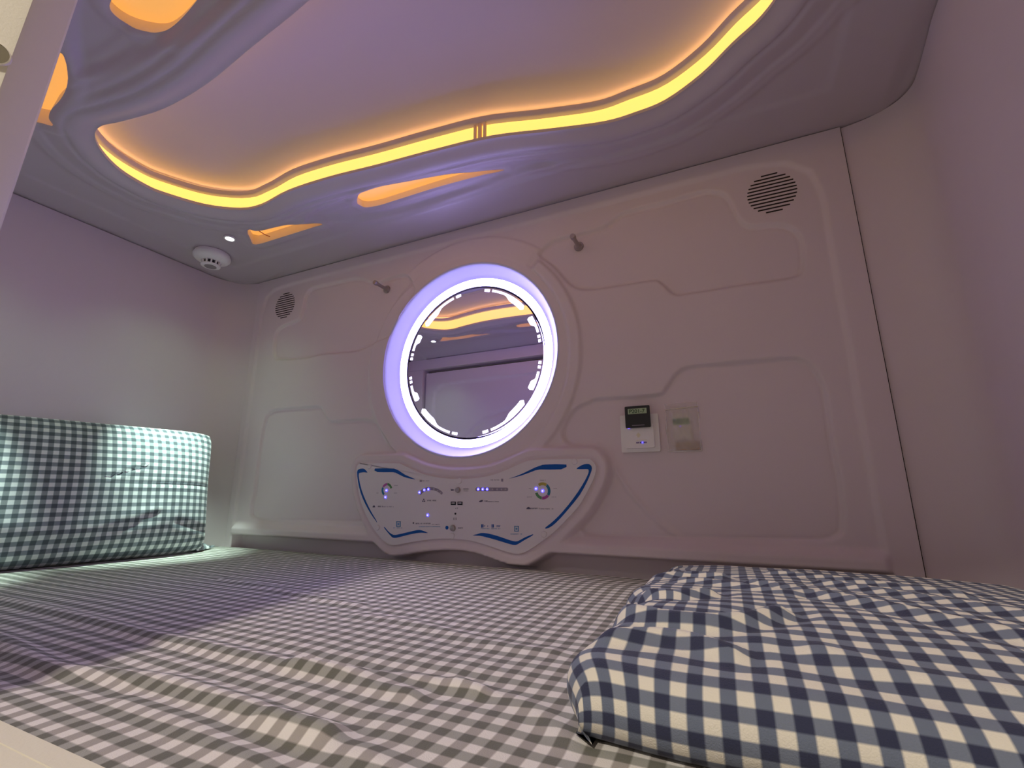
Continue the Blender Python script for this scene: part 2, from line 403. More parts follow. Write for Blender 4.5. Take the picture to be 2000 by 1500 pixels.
# lip returns, cove wall (lit diffuser), bead, recessed panel
LIPT = 0.008
offc = lambda nn: 0.020+0.030*max(0.0, -nn[0])
v, f, nr = wall_strip(OPN, ZC, ZC+LIPT, off1=0.001)
lip = MB().add(v, f)
v2, f2, _ = wall_strip(OPN, ZC+LIPT, ZC+LIPT, off0=0.001, off1=lambda nn: offc(nn)+0.004); lip.add(v2, f2)
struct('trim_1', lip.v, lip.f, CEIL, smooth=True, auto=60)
ZP = ZC+0.080
ZBT = ZP-0.020
v, f, _ = wall_strip(OPN, ZC+LIPT, ZBT, off0=offc, off1=offc)
cove = thing('cove_light', 'glowing yellow LED strip light following the edge of the curved ceiling recess', 'light', (CX, 0.53, ZP))
m = MB(); m.add(v, f); v, f, _ = wall_strip(OPN, ZBT, ZC+LIPT, off0=lambda n_: offc(n_)+0.006, off1=lambda n_: offc(n_)+0.006); m.add(v, f)
m.build('diffuser', COVE, cove, smooth=True)
cv = np.array(v[:len(OPN)])
# clips across the band
def clip(px, py):
    x, y = onZ(px, py, ZC+0.03); q = cv[np.argmin((cv[:, 0]-x)**2+(cv[:, 1]-y)**2)]
    mm = MB()
    for k, rr in ((-0.012, .0038), (0.0, .0048), (0.012, .0038)):
        mm.lathe((q[0]+k, q[1]-0.010, ZC+0.012), (0, 0, 1), [(rr*.7, 0), (rr, .004), (rr, .050), (rr*.9, .056)], n=12)
    mm.box((q[0]-0.018, q[1]-0.010, ZC+0.060), (q[0]+0.018, q[1]-0.004, ZC+0.064))
    mm.build('clip', principled('clear_clip_plastic', (0.85, 0.62, 0.50), 0.35), cove, smooth=True, auto=40)
clip(940, 262)
# bead round the panel
bead = MB(); n = len(OPN); ring = []
for i in range(n):
    o_ = offc(nr[i])
    for a, r_ in ((0, .011), (45, .011), (90, .011), (135, .011), (180, .011), (225, .011)):
        pass
offs = lambda k: (lambda n_: offc(n_)+k)
v, f, _ = wall_strip(OPN, ZP-0.012, ZP-0.001, off0=offs(0.001), off1=offs(0.001))
MB().add(v, f).build('upper_strip', principled('orange_led_strip', (.8, .6, .4), .5, emit=(1.0, 0.56, 0.14), es=UPPER_E), cove, smooth=True)
prof = [(0.006, -0.020), (-0.004, -0.0205), (-0.010, -0.0205), (-0.0125, -0.0190), (-0.0135, -0.014), (-0.0135, -0.0085), (-0.0125, -0.0075), (-0.0110, -0.0085), (-0.0105, -0.013), (0.006, -0.0135)]
bv = []
for dx, dz in prof:
    for i in range(n):
        k = offc(nr[i])+dx; bv.append((OPN[i][0]+nr[i][0]*k, OPN[i][1]+nr[i][1]*k, ZP+dz))
bf = [(j*n+i, j*n+(i+1) % n, (j+1)*n+(i+1) % n, (j+1)*n+i) for j in range(len(prof)-1) for i in range(n)]
struct('trim_2', bv, bf, PANEL, smooth=True, auto=60)
outer = [(OPN[i][0]+nr[i][0]*0.015, OPN[i][1]+nr[i][1]*0.015) for i in range(n)]
xs = np.arange(-1.34, 0.26, 0.02); ys = np.arange(0.20, 0.88, 0.02)
Xg, Yg = np.meshgrid(xs, ys); Pv = []; Pf = []
so = sdf(Xg, Yg, OPN)
for j in range(Xg.shape[0]):
    for i in range(Xg.shape[1]): Pv.append((Xg[j, i], Yg[j, i], ZP+0.004+0.012*float(sst(0.0, -0.14, so[j, i]))))
nx = Xg.shape[1]
Pf = [(j*nx+i, (j+1)*nx+i, (j+1)*nx+i+1, j*nx+i+1) for j in range(Xg.shape[0]-1) for i in range(nx-1)]
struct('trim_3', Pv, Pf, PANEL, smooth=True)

# slots: shaped pockets with an amber diffuser as their roof
labs = ['long teardrop amber slot light in the ceiling above the round mirror', 'short amber slot light with a red wire, beside the smoke detector',
        'large teardrop amber slot light at the top edge of the view', 'amber slot light partly hidden behind the cream door post']
for P, lb, k in zip(SLOTS, labs, range(4)):
    c = P.mean(0); t = thing('slot_light', lb, 'light', (c[0], c[1], ZC), 'amber slot lights in the ceiling')
    dd = 0.034
    v, f, nn = wall_strip(P, ZC+0.0005, ZC+dd, off0=0.0, off1=0.006)
    dz_ = ceilH(P[:, 0], P[:, 1]); v = [(q_[0], q_[1], ZC-dz_[i_]-0.0004) if i_ < len(P) else q_ for i_, q_ in enumerate(v)]
    MB().add(v, f).build('housing', POCK, t, smooth=True, auto=60)
    n = len(P); rf = [(P[i][0]+nn[i][0]*0.012, P[i][1]+nn[i][1]*0.012) for i in range(n)]
    mm = MB(); mm.prismz(rf, ZC+dd-0.0008, ZC+dd+0.006); mm.build('diffuser', SLITM, t)
    if k == 1:
        a = onZ(497, 447, ZC+0.003); b_ = onZ(527, 463.5, ZC+0.003)
        mm = MB(); mm.tube([(a[0], a[1], ZC+0.006), ((a[0]*2+b_[0])/3, (a[1]*2+b_[1])/3, ZC+0.004), ((a[0]+2*b_[0])/3, (a[1]+2*b_[1])/3, ZC+0.003), (b_[0], b_[1], ZC+0.005)], 0.0011, 6)
        o = mm.build('red_wire', principled('red_wire', (0.35, 0.02, 0.01), .4), t, smooth=True)

# reading spots
for (x, y), lb in (((-1.254, 0.752), 'small round white reading downlight lit in the ceiling near the smoke detector'), ((-1.254, 0.280), 'small round reading downlight in the ceiling, on the doorway side')):
    t = thing('downlight', lb, 'downlight', (x, y, ZC), 'reading downlights over the pillow')
    MB().lathe((x, y, ZC-0.0065), (0, 0, 1), [(0.0115, 0.0), (0.0150, 0.0), (0.0155, 0.004), (0.0115, 0.008)], n=32, cap0=False, cap1=False).build('bezel', WHT, t, smooth=True, auto=40)
    MB().lathe((x, y, ZC-0.003), (0, 0, 1), [(0.0118, 0.0), (0.0118, 0.012)], n=32).build('lens', principled('lit_lens', (0.9, 1, 0.95), .3, emit=(0.9, 1.0, 0.93), es=9.0), t)
    for nm, wt, ang, bl, cl, dr in (('reading_spot', SPOT_W, 34, 1.0, (0.72, 1.0, 0.84), (-0.118, 0.02, -0.62)), ('reading_spill', SPILL_W, 110, 1.0, (0.55, 1.0, 0.50), (-0.12, 0.0, -0.85))):
        l = bpy.data.lights.new(nm, 'SPOT'); l.energy = wt; l.color = cl; l.spot_size = math.radians(ang); l.spot_blend = bl; l.shadow_soft_size = 0.010
        o = bpy.data.objects.new(nm, l); link(o); o.parent = t; o.location = (0, 0, -0.012*S)
        o.rotation_euler = Vector(dr).to_track_quat('-Z', 'Y').to_euler()

# smoke detector
t = thing('smoke_detector', 'round white smoke detector on the ceiling near the far left corner', 'smoke detector', (-1.395, 0.792, ZC))
sx, sy = -1.395, 0.792
MB().lathe((sx, sy, ZC-0.001), (0, 0, -1), [(0.047, 0), (0.047, 0.004), (0.044, 0.006)], n=48).build('base', WHT, t, smooth=True, auto=40)
MB().lathe((sx, sy, ZC-0.006), (0, 0, -1), [(0.049, 0), (0.051, 0.005), (0.050, 0.012), (0.044, 0.018), (0.030, 0.0225), (0.028, 0.023)], n=48).build('body', WHT, t, smooth=True, auto=40)
DK = principled('dark_vent', (0.01, 0.01, 0.01), .8)
ch = MB().lathe((sx, sy, ZC-0.028), (0, 0, -1), [(0.022, 0), (0.022, 0.013)], n=40).build('sensor_chamber', DK, t, smooth=True, auto=40)
for k in range(12):
    a = 2*math.pi*k/12; mm = MB(); r0, r1 = 0.0215, 0.0275
    ca, sa = math.cos(a), math.sin(a); wv = 0.0022
    mm.add([(sx+ca*r+(-sa)*s_*wv, sy+sa*r+ca*s_*wv, ZC-z) for r, z in ((r0, .028), (r1, .028), (r1-.003, .041), (r0, .041)) for s_ in (-1, 1)],
           [(0, 1, 3, 2), (2, 3, 5, 4), (4, 5, 7, 6), (6, 7, 1, 0), (0, 2, 4, 6), (1, 7, 5, 3)]).build('rib', WHT, t)
MB().lathe((sx, sy, ZC-0.0405), (0, 0, -1), [(0.0265, 0), (0.026, 0.003), (0.021, 0.005), (0.017, 0.0045)], n=40).build('cap', WHT, t, smooth=True, auto=40)
MB().lathe((sx, sy, ZC-0.0448), (0, 0, -1), [(0.016, 0), (0.016, 0.001)], n=32).build('test_button', principled('grey_button', (.3, .27, .28), .5), t)
MB().lathe((sx+0.034, sy-0.012, ZC-0.0205), (0, 0, -1), [(0.0035, 0), (0.003, 0.002)], n=16).build('indicator', GREYP, t)

# ------------------------------------------------------------------ round mirror with light ring
mt = thing('round_mirror', 'round mirror with a glowing violet-white light ring and etched lit marks on the wall', 'mirror', (RC[0], 1.038, RC[1]))
cc = (RC[0], 1.0, RC[1])
MB().lathe((RC[0], 1.060, RC[1]), (0, -1, 0), [(RM, 0), (RM, 0.018), (RM-0.003, 0.0215)], n=128).build('mirror_glass', MIRR, mt, smooth=True, auto=30)
MB().lathe((RC[0], 1.0615, RC[1]), (0, -1, 0), [(RM+0.0015, 0), (RM+0.0015, 0.020)], n=128, cap0=False, cap1=False).build('gasket', GREYP, mt, smooth=True)
MB().lathe((RC[0], 1.038, RC[1]), (0, -1, 0), [(RM+0.002, 0.0), (RM+0.014, 0.0), (RM+0.023, 0.0035)], n=128, cap0=False, cap1=False).build('light_ring', RINGM, mt, smooth=True)
MB().lathe((RC[0], 1.038, RC[1]), (0, -1, 0), [(RM+0.023, 0.0035), (RM+0.028, 0.0070), (RM+0.032, 0.0115), (RM+0.036, 0.017), (RM+0.041, 0.025), (RM+0.0450, 0.033), (RO-0.0015, 0.0400), (RO+0.001, 0.0428), (RO+0.0035, 0.0425), (RO+0.006, 0.040), (RO+0.007, 0.030)], n=128, cap0=False, cap1=False).build('reflector_rim', DISH, mt, smooth=True)
def arc_piece(a0, a1, r0f, r1f, n):
    mm = MB(); v = []
    for s_ in (0.0, 0.0008):
        for i in range(n+1):
            t_ = i/n; a = math.radians(a0+(a1-a0)*t_)
            for r in (r0f(t_), r1f(t_)): v.append((RC[0]+math.cos(a)*r, 1.0382-s_, RC[1]+math.sin(a)*r))
    m_ = 2*(n+1); fs = []
    for i in range(n):
        a = 2*i; fs += [(a, a+1, a+3, a+2), (m_+a, m_+a+2, m_+a+3, m_+a+1), (a, a+2, m_+a+2, m_+a), (a+1, m_+a+1, m_+a+3, a+3)]
    fs += [(0, m_, m_+1, 1), (2*n, 2*n+1, m_+2*n+1, m_+2*n)]
    return mm.add(v, fs)
for ax in (0, 90, 180, 270):
    for sg in (-1, 1):
        R1 = 0.2045
        sq = ((7.2, 9.3), (10.6, 12.7)) if ax in (0, 180) else ((11.0, 15.5),)
        for a0, a1 in sq: arc_piece(ax+sg*a0, ax+sg*a1, lambda t_: 0.1975, lambda t_: R1, 3).build('etched_mark', ETCH, mt)
        a0, a1 = (15.0, 29.5) if ax in (0, 180) else (18.0, 51.5)
        base, deep = (0.1985, 0.0095)
        arc_piece(ax+sg*a0, ax+sg*a1, lambda t_: base-deep*float(sst(.35, .6, t_))+ (0.006 if t_ > .97 else 0), lambda t_: R1-(0.008 if t_ > .99 else 0), 18).build('etched_mark', ETCH, mt)

# ------------------------------------------------------------------ speaker grilles, pegs
def grille(cx, cz, lb):
    t = thing('ventilation_grille', lb, 'grille', (cx, 0.995, cz), 'round slotted grilles in the upper wall corners')
    for k in range(12):
        z = cz+(k-5.5)*0.0079; h = math.sqrt(max(0.0458**2-((k-5.5)*0.0079)**2, 0.0))*0.98
        h = max(h, .012)
        y = 1.0+float(-wallH(np.array([cx]), np.array([z]))[0])
        pts = [(cx-h+.0014*math.cos(a), z+.0014*math.sin(a)) for a in np.linspace(math.pi/2, 1.5*math.pi, 6)]+[(cx+h+.0014*math.cos(a), z+.0014*math.sin(a)) for a in np.linspace(-math.pi/2, math.pi/2, 6)]
        MB().prism(pts, y+0.004, y-0.0008).build('slot', SEAM, t)
grille(-1.309, 0.6115, 'round slotted grille in the upper left corner of the wall')
grille(0.1425, 0.6105, 'round slotted grille in the upper right corner of the wall')
def peg(cx, cz, lb):
    t = thing('coat_peg', lb, 'hook', (cx, 1.0, cz), 'metal coat pegs on the wall')
    y = 1.0-float(wallH(np.array([cx]), np.array([cz]))[0])+0.001
    MB().lathe((cx, y, cz), (0, -1, 0), [(0.0120, 0), (0.0120, 0.004), (0.0105, 0.006)], n=32).build('base_plate', METAL, t, smooth=True, auto=40)
    MB().lathe((cx, y-0.006, cz), (0, -1, 0), [(0.0085, 0), (0.0062, 0.004), (0.0050, 0.008), (0.0050, 0.040)], n=24).build('stem', METAL, t, smooth=True, auto=40)
    MB().lathe((cx, y-0.046, cz), (0, -1, 0), [(0.0050, 0), (0.0068, 0.001), (0.0068, 0.009), (0.0060, 0.011)], n=24).build('knob', METAL, t, smooth=True, auto=40)
peg(-0.2800, 0.590, 'metal coat peg on the wall, on the right of the round mirror')
peg(-0.8790, 0.590, 'metal coat peg on the wall, on the left of the round mirror')

# ------------------------------------------------------------------ control panel
cp = thing('control_panel', 'white butterfly-shaped control panel with blue stripes and lit dots below the mirror', 'control panel', (CX, PLN, -0.03))
c0 = PL.mean(0)
def inset(P, d):
    n = len(P); out = []
    A = 0.5*sum(P[i][0]*P[(i+1) % n][1]-P[(i+1) % n][0]*P[i][1] for i in range(n)); sg = 1 if A > 0 else -1
    for i in range(n):
        t_ = P[(i+1) % n]-P[i-1]; t_ = t_/np.hypot(*t_); out.append((P[i][0]-sg*t_[1]*d, P[i][1]+sg*t_[0]*d))
    return np.array(out)
pin = inset(PL, 0.003)
MB().prism([tuple(p) for p in pin[::-1]], PLN+0.012, PLN).build('face_plate', PLATE, cp)
YP = PLN-0.0003
def poly(pts, name, mat, par=cp, f=Z2, n=3, th=0.0006, sm=True):
    P = smooth_pts([f(*p) for p in pts], True, n) if sm else np.array([f(*p) for p in pts])
    A = sum(P[i][0]*P[(i+1) % len(P)][1]-P[(i+1) % len(P)][0]*P[i][1] for i in range(len(P)))
    P = P if A < 0 else P[::-1]
    return MB().prism([tuple(p) for p in P], PLN+0.0005, PLN-th).build(name, mat, par)
st = [[(68,240),(80,218),(105,212),(122,215),(135,228),(145,242),(120,240),(95,243),(80,250),(82,290),(100,370),(135,460),(175,540),(205,590),(218,618),(205,600),(170,550),(128,475),(95,395),(75,310)],
      [(202,212),(330,212),(350,214),(385,230),(430,260),(505,292),(470,288),(420,275),(370,250),(335,239),(222,239)],
      [(1208,288),(1300,265),(1380,236),(1440,219),(1600,218),(1640,182),(1480,182),(1450,188),(1400,206),(1320,245),(1260,270)],
      [(1716,216),(1745,192),(1775,180),(1805,178),(1825,190),(1831,212),(1822,245),(1795,310),(1740,410),(1660,510),(1590,590),(1530,645),(1488,664),(1482,655),(1520,625),(1580,570),(1650,490),(1725,390),(1780,300),(1805,245),(1806,225),(1795,216)],
      [(268,652),(280,658),(305,688),(340,710),(380,706),(440,692),(500,678),(530,673),(555,677),(600,696),(560,694),(520,696),(450,710),(380,728),(345,733),(325,722),(295,688)],
      [(936,714),(970,705),(1000,696),(1050,700),(1120,718),(1190,742),(1240,757),(1275,757),(1330,728),(1388,706),(1380,718),(1320,752),(1275,780),(1250,786),(1210,778),(1120,750),(1040,728),(990,717)]]
for p in st: poly(p, 'blue_stripe', BLUE, n=2, sm=True)
# dot and dial groups
def disc(x, y, r, name, mat, h=0.0006, par=cp, n=20, dz=0.0):
    X, Zz = Z2(x, y); return MB().lathe((X, PLN, Zz), (0, -1, 0), [(r, -0.0005+dz), (r, h*.7+dz), (r*.8, h+dz)], n=n).build(name, mat, par, smooth=True, auto=50)
def dial(cx, cy, sc, secs):
    X, Zz = Z2(cx, cy)
    for (a0, a1, colr) in secs:
        n = 12; v = []; mm = MB()
        for y_ in (PLN+0.0005, PLN-0.0006):
            for i in range(n+1):
                a = math.radians(a0+(a1-a0)*i/n)
                for r in (0.0125*sc, 0.0185*sc): v.append((X+math.cos(a)*r, y_, Zz+math.sin(a)*r))
        m_ = 2*(n+1); fs = []
        for i in range(n):
            a = 2*i; fs += [(a, a+1, a+3, a+2), (m_+a, m_+a+2, m_+a+3, m_+a+1), (a, a+2, m_+a+2, m_+a), (a+1, m_+a+1, m_+a+3, a+3)]
        mm.add(v, fs).build('dial_segment', principled('dial_print', colr, .4), cp)
GRN, PNK, TEA, YEL = (0.10, 0.30, 0.12), (0.45, 0.08, 0.38), (0.02, 0.22, 0.38), (0.50, 0.42, 0.08)
dial(1461, 380, 1.0, [(55, 125, YEL), (-35, 52, TEA), (-95, -38, PNK), (-165, -98, GRN)])
dial(291, 372, 0.93, [(15, 85, GRN), (88, 150, PNK), (155, 235, TEA)])
def leds(pts):
    for x, y in pts:
        disc(x, y, 0.0034, 'indicator_dot', LED, h=0.0012); 
        disc(x, y, 0.0012, 'indicator_core', LEDW, h=0.0020)
leds([(1461, 380), (1412, 363), (289, 376), (281, 427), (537, 392), (573, 373), (604, 367), (978, 367), (1012, 367), (1045, 367), (598, 562)])
# slider bars
MB().prism([(Z2(x, y)) for x, y in [(963,355),(1195,355),(1201,362),(1201,376),(1195,382),(963,382),(957,375),(957,362)]], PLN+0.0005, PLN-0.0004).build('slider_bar', GREYP, cp)
arcp = [(528,398),(545,375),(575,358),(605,352),(640,353),(675,365),(700,382),(710,396)]
arcq = [(700,408),(685,394),(660,380),(630,374),(604,373),(578,383),(556,398),(545,410)]
poly(arcp+arcq, 'slider_bar', GREYP, n=2, th=0.0004)
for x, y in ((645, 366), (672, 378), (695, 394)): disc(x, y, 0.0024, 'slider_dot', principled('pale_grey_print', (.45, .40, .48), .4), h=0.0009)
for x in (1085, 1120, 1152, 1182): disc(x, 368, 0.0022, 'slider_dot', principled('pale_grey_print', (.45, .40, .48), .4), h=0.0009)
# sockets, buttons, screws
def quad(x0, y0, x1, y1): return [(x0, y0), (x1, y0), (x1, y1), (x0, y1)]
for x in (773, 823):
    MB().prism([Z2(*p) for p in quad(x, 461, x+36, 486)], PLN+.0005, PLN-.0014).build('usb_socket', BLACK, cp)
    MB().prism([Z2(*p) for p in quad(x+6, 468, x+30, 474)], PLN+.0005, PLN-.0017).build('usb_tongue', WHT, cp)
disc(806, 551, 0.0023, 'jack_socket', BLACK, h=.0016)
def knobby(x, y, r):
    X, Zz = Z2(x, y)
    MB().lathe((X, PLN, Zz), (0, -1, 0), [(r*1.15, 0), (r*1.15, .001), (r, .0018), (r, .0050), (r*.85, .0058)], n=28).build('push_button', METAL, cp, smooth=True, auto=40)
knobby(827, 373, 0.0058); knobby(789, 659, 0.0064)
for x, y in ((160, 195), (1700, 160), (836, 305), (783, 718), (222, 655), (1472, 705)):
    X, Zz = Z2(x, y); MB().lathe((X, PLN, Zz), (0, -1, 0), [(.0068, 0), (.0068, .0010), (.0060, .0022)], n=24).build('screw_cap', PLATE, cp, smooth=True, auto=40)
# captions (too small to read in the photograph): rows of tiny strokes
def caption(x0, x1, y, h, mat=INK, seed=0, name='caption'):
    r_ = random.Random(seed); mm = MB(); x = x0
    while x < x1:
        wv = r_.uniform(4, 9); 
        if r_.random() < .82:
            mm.prism([Z2(*p) for p in quad(x, y-h/2, min(x+wv*.75, x1), y-h/2+h*.28)], PLN+.0003, PLN-.00035)
            mm.prism([Z2(*p) for p in quad(x, y-h/2, x+wv*.25, y+h/2)], PLN+.0003, PLN-.00035)
            if r_.random() < .6: mm.prism([Z2(*p) for p in quad(x, y+h*.2, min(x+wv*.75, x1), y+h/2)], PLN+.0003, PLN-.00035)
        x += wv
    mm.build(name, mat, cp)
for i, (a, b_, y, h, mt_) in enumerate([(555,608,305,6,GREYP),(590,660,452,8,INK),(215,260,497,9,INK),(265,345,499,6,GREYP),(508,620,625,8,INK),(630,690,631,6,GREYP),(525,690,648,5,LINK),
        (1070,1135,298,6,GREYP),(1018,1048,457,10,INK),(1052,1135,461,6,INK),(1370,1438,512,9,INK),(1445,1548,515,6,INK),(866,905,366,7,INK),(868,905,380,5,GREYP),(825,862,659,8,INK),
        (1022,1050,645,12,BLUE),(1115,1145,645,12,BLUE),(998,1060,664,5,LINK),(1075,1145,664,5,LINK),(1220,1308,704,6,LINK),(340,405,658,5,LINK),
        (345,372,340,4,GREYP),(345,372,396,4,GREYP),(205,228,396,4,GREYP),(1345,1380,361,5,GREYP),(1538,1568,361,5,GREYP),(1345,1382,426,5,GREYP),(1530,1562,426,5,GREYP),(1440,1485,300,5,GREYP)]):
    caption(a, b_, y, h, mt_, i)
# pictograms
mm = MB()
for k in range(3):
    a = math.radians(90+120*k); X, Zz = Z2(568, 453)
    mm.lathe((X+math.cos(a)*.0028, PLN, Zz+math.sin(a)*.0028), (0, -1, 0), [(.0019, -.0003), (.0019, .0005)], n=12)
mm.build('fan_symbol', INK, cp)
poly([(184,503),(188,494),(195,488),(200,494),(202,503)], 'light_symbol', INK); poly([(1340,516),(1345,506),(1355,500),(1364,506),(1368,516)], 'light_symbol', INK)
disc(490, 621, .0021, 'power_symbol', INK); poly(quad(538, 297, 553, 312), 'tv_symbol', GREYP, sm=False); poly(quad(1150, 288, 1164, 310), 'lock_symbol', GREYP, sm=False)
poly([(985,464),(988,455),(1005,448),(1012,452),(1005,463)], 'tag_symbol', INK); poly([(768,366),(785,368),(800,373),(785,378),(770,380),(776,373)], 'key_symbol', INK)
disc(742, 656, .0044, 'snow_symbol', BLUE)
for x in (1000, 1078):
    poly(quad(x, 631, x+7, 656), 'bold_letter', BLUE, sm=False); poly(quad(x+10, 631, x+16, 655), 'bold_letter', BLUE, sm=False)
for x, y in ((378, 629), (1265, 664)):
    for a, b_ in ((quad(x-17, y-21, x+17, y-15), 0), (quad(x-17, y+15, x+17, y+21), 0), (quad(x-17, y-21, x-11, y+21), 0), (quad(x+11, y-21, x+17, y+21), 0), (quad(x-6, y-8, x+6, y+8), 0)):
        poly(a, 'socket_symbol', LINK, sm=False)
poly([(806,510),(812,507),(808,515)], 'arrow_symbol', INK, sm=False); poly([(818,508),(824,506),(820,514)], 'arrow_symbol', INK, sm=False)
for x in (793, 809): poly(quad(x, 580, x+3, 598), 'headphone_symbol', INK, sm=False)

# ------------------------------------------------------------------ text helper (built-in font -> mesh on the wall plane)
def text_mesh(s, name, x, z, y, height, mat, parent, width=None):
    cu = bpy.data.curves.new('t', 'FONT'); cu.body = s; cu.size = 1.0; cu.extrude = 0.0; cu.offset = 0.018; cu.align_x = 'LEFT'
    o = bpy.data.objects.new('t', cu); link(o); dg = bpy.context.evaluated_depsgraph_get()
    me = o.evaluated_get(dg).to_mesh(); V = np.array([v_.co[:] for v_ in me.vertices]); F = [tuple(p.vertices) for p in me.polygons]
    o.evaluated_get(dg).to_mesh_clear(); bpy.data.objects.remove(o)
    mn, mx = V.min(0), V.max(0); V = (V-mn)
    k = height/(mx[1]-mn[1]); kx = k if width is None else width/(mx[0]-mn[0])
    front = [(x+v_[0]*kx, y, z+v_[1]*k) for v_ in V]
    return mk(name, front, F, mat, parent, smooth=False)

# ------------------------------------------------------------------ key-card switch and the bag beside it
sw = thing('card_switch', 'square white key-card holder on the wall, left of the plastic bag', 'switch', (-0.160, 1.007, 0.118))
YW = 1.0075
def rrect(x0, z0, x1, z1, r, n=5):
    P = []
    for cx_, cz_, a0 in ((x1-r, z1-r, 0), (x0+r, z1-r, 90), (x0+r, z0+r, 180), (x1-r, z0+r, 270)):
        for k in range(n+1):
            a = math.radians(a0+90*k/n); P.append((cx_+math.cos(a)*r, cz_+math.sin(a)*r))
    return P[::-1]
MB().prism(rrect(-0.2000, 0.0785, -0.1200, 0.1585, 0.003), YW, YW-0.008).build('back_plate', WHT, sw)
MB().prism(rrect(-0.1905, 0.0860, -0.1295, 0.1375, 0.004), YW-.008, YW-0.020).build('card_pocket', WHT, sw)
YS = YW-0.0205
poly_s = lambda P, nm, m_, y0=YS+.0006, y1=YS: MB().prism(P, y0, y1).build(nm, m_, sw)
CREAM = principled('cream_print', (0.85, 0.80, 0.62), .4)
poly_s([(-0.1665, 0.1120), (-0.1610, 0.1185), (-0.1555, 0.1120), (-0.1585, 0.1120), (-0.1585, 0.1080), (-0.1635, 0.1080), (-0.1635, 0.1120)][::-1], 'arrow', CREAM)
poly_s(rrect(-0.166, 0.1015, -0.144, 0.1028, .0006), 'print_line', CREAM)
for k, wv in enumerate((.0028, .0022, .003, .002, .0026, .0022)):
    x = -0.166+k*.0037; poly_s([(x, .0955), (x, .0985), (x+wv, .0985), (x+wv, .0955)], 'letter', principled('violet_print', (.10, .05, .30), .4))
MB().lathe((-0.1535, YS, 0.0970), (0, -1, 0), [(.0016, 0), (.0014, .0012)], n=14).build('indicator_dot', LED, sw)
MB().lathe((-0.1800, YS, 0.1300), (0, -1, 0), [(.0030, 0), (.0028, .0010)], n=16).build('indicator_dot', principled('violet_led', (.2, .1, .8), .4, emit=(.25, .15, 1), es=1.2), sw)
kc = thing('key_card', 'black key card with pale green label P201-7, upright in the card holder', 'card', (-0.160, YW-0.0135, 0.150))
MB().prism(rrect(-0.1855, 0.128, -0.1335, 0.1745, .0022), YW-.0245, YW-0.0255).build('card_body', BLACK, kc)
MB().prism(rrect(-0.1790, 0.1575, -0.1400, 0.1690, .0006), YW-.0255, YW-0.0259).build('paper_label', principled('green_label', (0.42, 0.55, 0.36), .6), kc)
text_mesh('P201-7', 'lettering', -0.1762, 0.1592, YW-.0262, 0.0080, principled('label_ink', (.03, .09, .03), .6), kc, width=0.0325)
MB().prism(rrect(-0.172, 0.1325, -0.146, 0.1338, .0004), YW-.0255, YW-0.0258).build('print_line', GREYP, kc)
kc['label'] = 'black key card with pale green label P201-7, upright in the white wall holder'
# transparent zip bag with card
zb = thing('zip_bag', 'clear plastic zip bag taped to the wall, right of the card holder', 'bag', (-0.072, YW, 0.127))
def film(name):
    m = bpy.data.materials.new(name); m.use_nodes = True; nt = m.node_tree; nt.nodes.clear()
    o = nt.nodes.new('ShaderNodeOutputMaterial'); mx = nt.nodes.new('ShaderNodeMixShader'); tr = nt.nodes.new('ShaderNodeBsdfTransparent'); g = nt.nodes.new('ShaderNodeBsdfPrincipled')
    g.inputs['Base Color'].default_value = (.85, .82, .80, 1); g.inputs['Roughness'].default_value = .12; mx.inputs[0].default_value = .32
    nt.links.new(tr.outputs[0], mx.inputs[1]); nt.links.new(g.outputs[0], mx.inputs[2]); nt.links.new(mx.outputs[0], o.inputs[0]); return m
FILM = film('clear_film')
bxs = np.linspace(-0.1055, -0.0405, 14); bzs = np.linspace(0.0765, 0.178, 22); v = []; f = []
for j, z in enumerate(bzs):
    for i, x in enumerate(bxs):
        ex = min(x-bxs[0], bxs[-1]-x)/.012; ez = min(z-bzs[0], bzs[-1]-z)/.012; e = min(1, ex)*min(1, ez)
        v.append((x+0.0015*math.sin(z*90), YW-.001-0.0055*e-0.0012*math.sin(x*310+z*120)*e, z))
f = [(j*14+i, j*14+i+1, (j+1)*14+i+1, (j+1)*14+i) for j in range(21) for i in range(13)]
mk('film', v, f, FILM, zb)
MB().tube([(-0.1055, YW-.005, .1650), (-0.085, YW-.0075, .1655), (-0.060, YW-.0075, .1668), (-0.0405, YW-.005, .1672)], .0011, 8).build('zip_strip', FRAME, zb, smooth=True)
MB().tube([(-0.1045, YW-.004, .0780), (-0.0415, YW-.004, .0775)], .0007, 6).build('seam', WHT, zb, smooth=True)
for x in (-0.1050, -0.0410): MB().tube([(x, YW-.004, .0780), (x, YW-.004, .176)], .0006, 6).build('seam', WHT, zb, smooth=True)
bc = thing('room_card', 'beige card with green label P201-7 inside the clear zip bag', 'card', (-0.0745, YW-.002, .12))
MB().prism(rrect(-0.0930, 0.1015, -0.0560, 0.1560, .002), YW-.0012, YW-0.0024).build('card_body', principled('beige_card', (.72, .66, .60), .5), bc)
MB().prism(rrect(-0.0915, 0.1325, -0.0595, 0.1460, .0008), YW-.0024, YW-0.0029).build('paper_label', principled('green_label', (0.30, 0.46, 0.24), .6), bc)
text_mesh('P201-7', 'lettering', -0.0906, 0.1352, YW-.0032, 0.0088, principled('label_ink', (.02, .08, .04), .6), bc, width=0.0305)
MB().lathe((-0.0775, YW-.0024, .1290), (0, -1, 0), [(.0016, 0), (.0014, .0008)], n=14).build('violet_dot', principled('violet_dot', (.15, .05, .5), .4, emit=(.2, .1, .9), es=.5), bc)
MB().prism(rrect(-0.0895, 0.0800, -0.0445, 0.0975, .001), YW-.0010, YW-0.0030).build('paper_strip', principled('tan_paper', (.50, .36, .28), .6), bc)

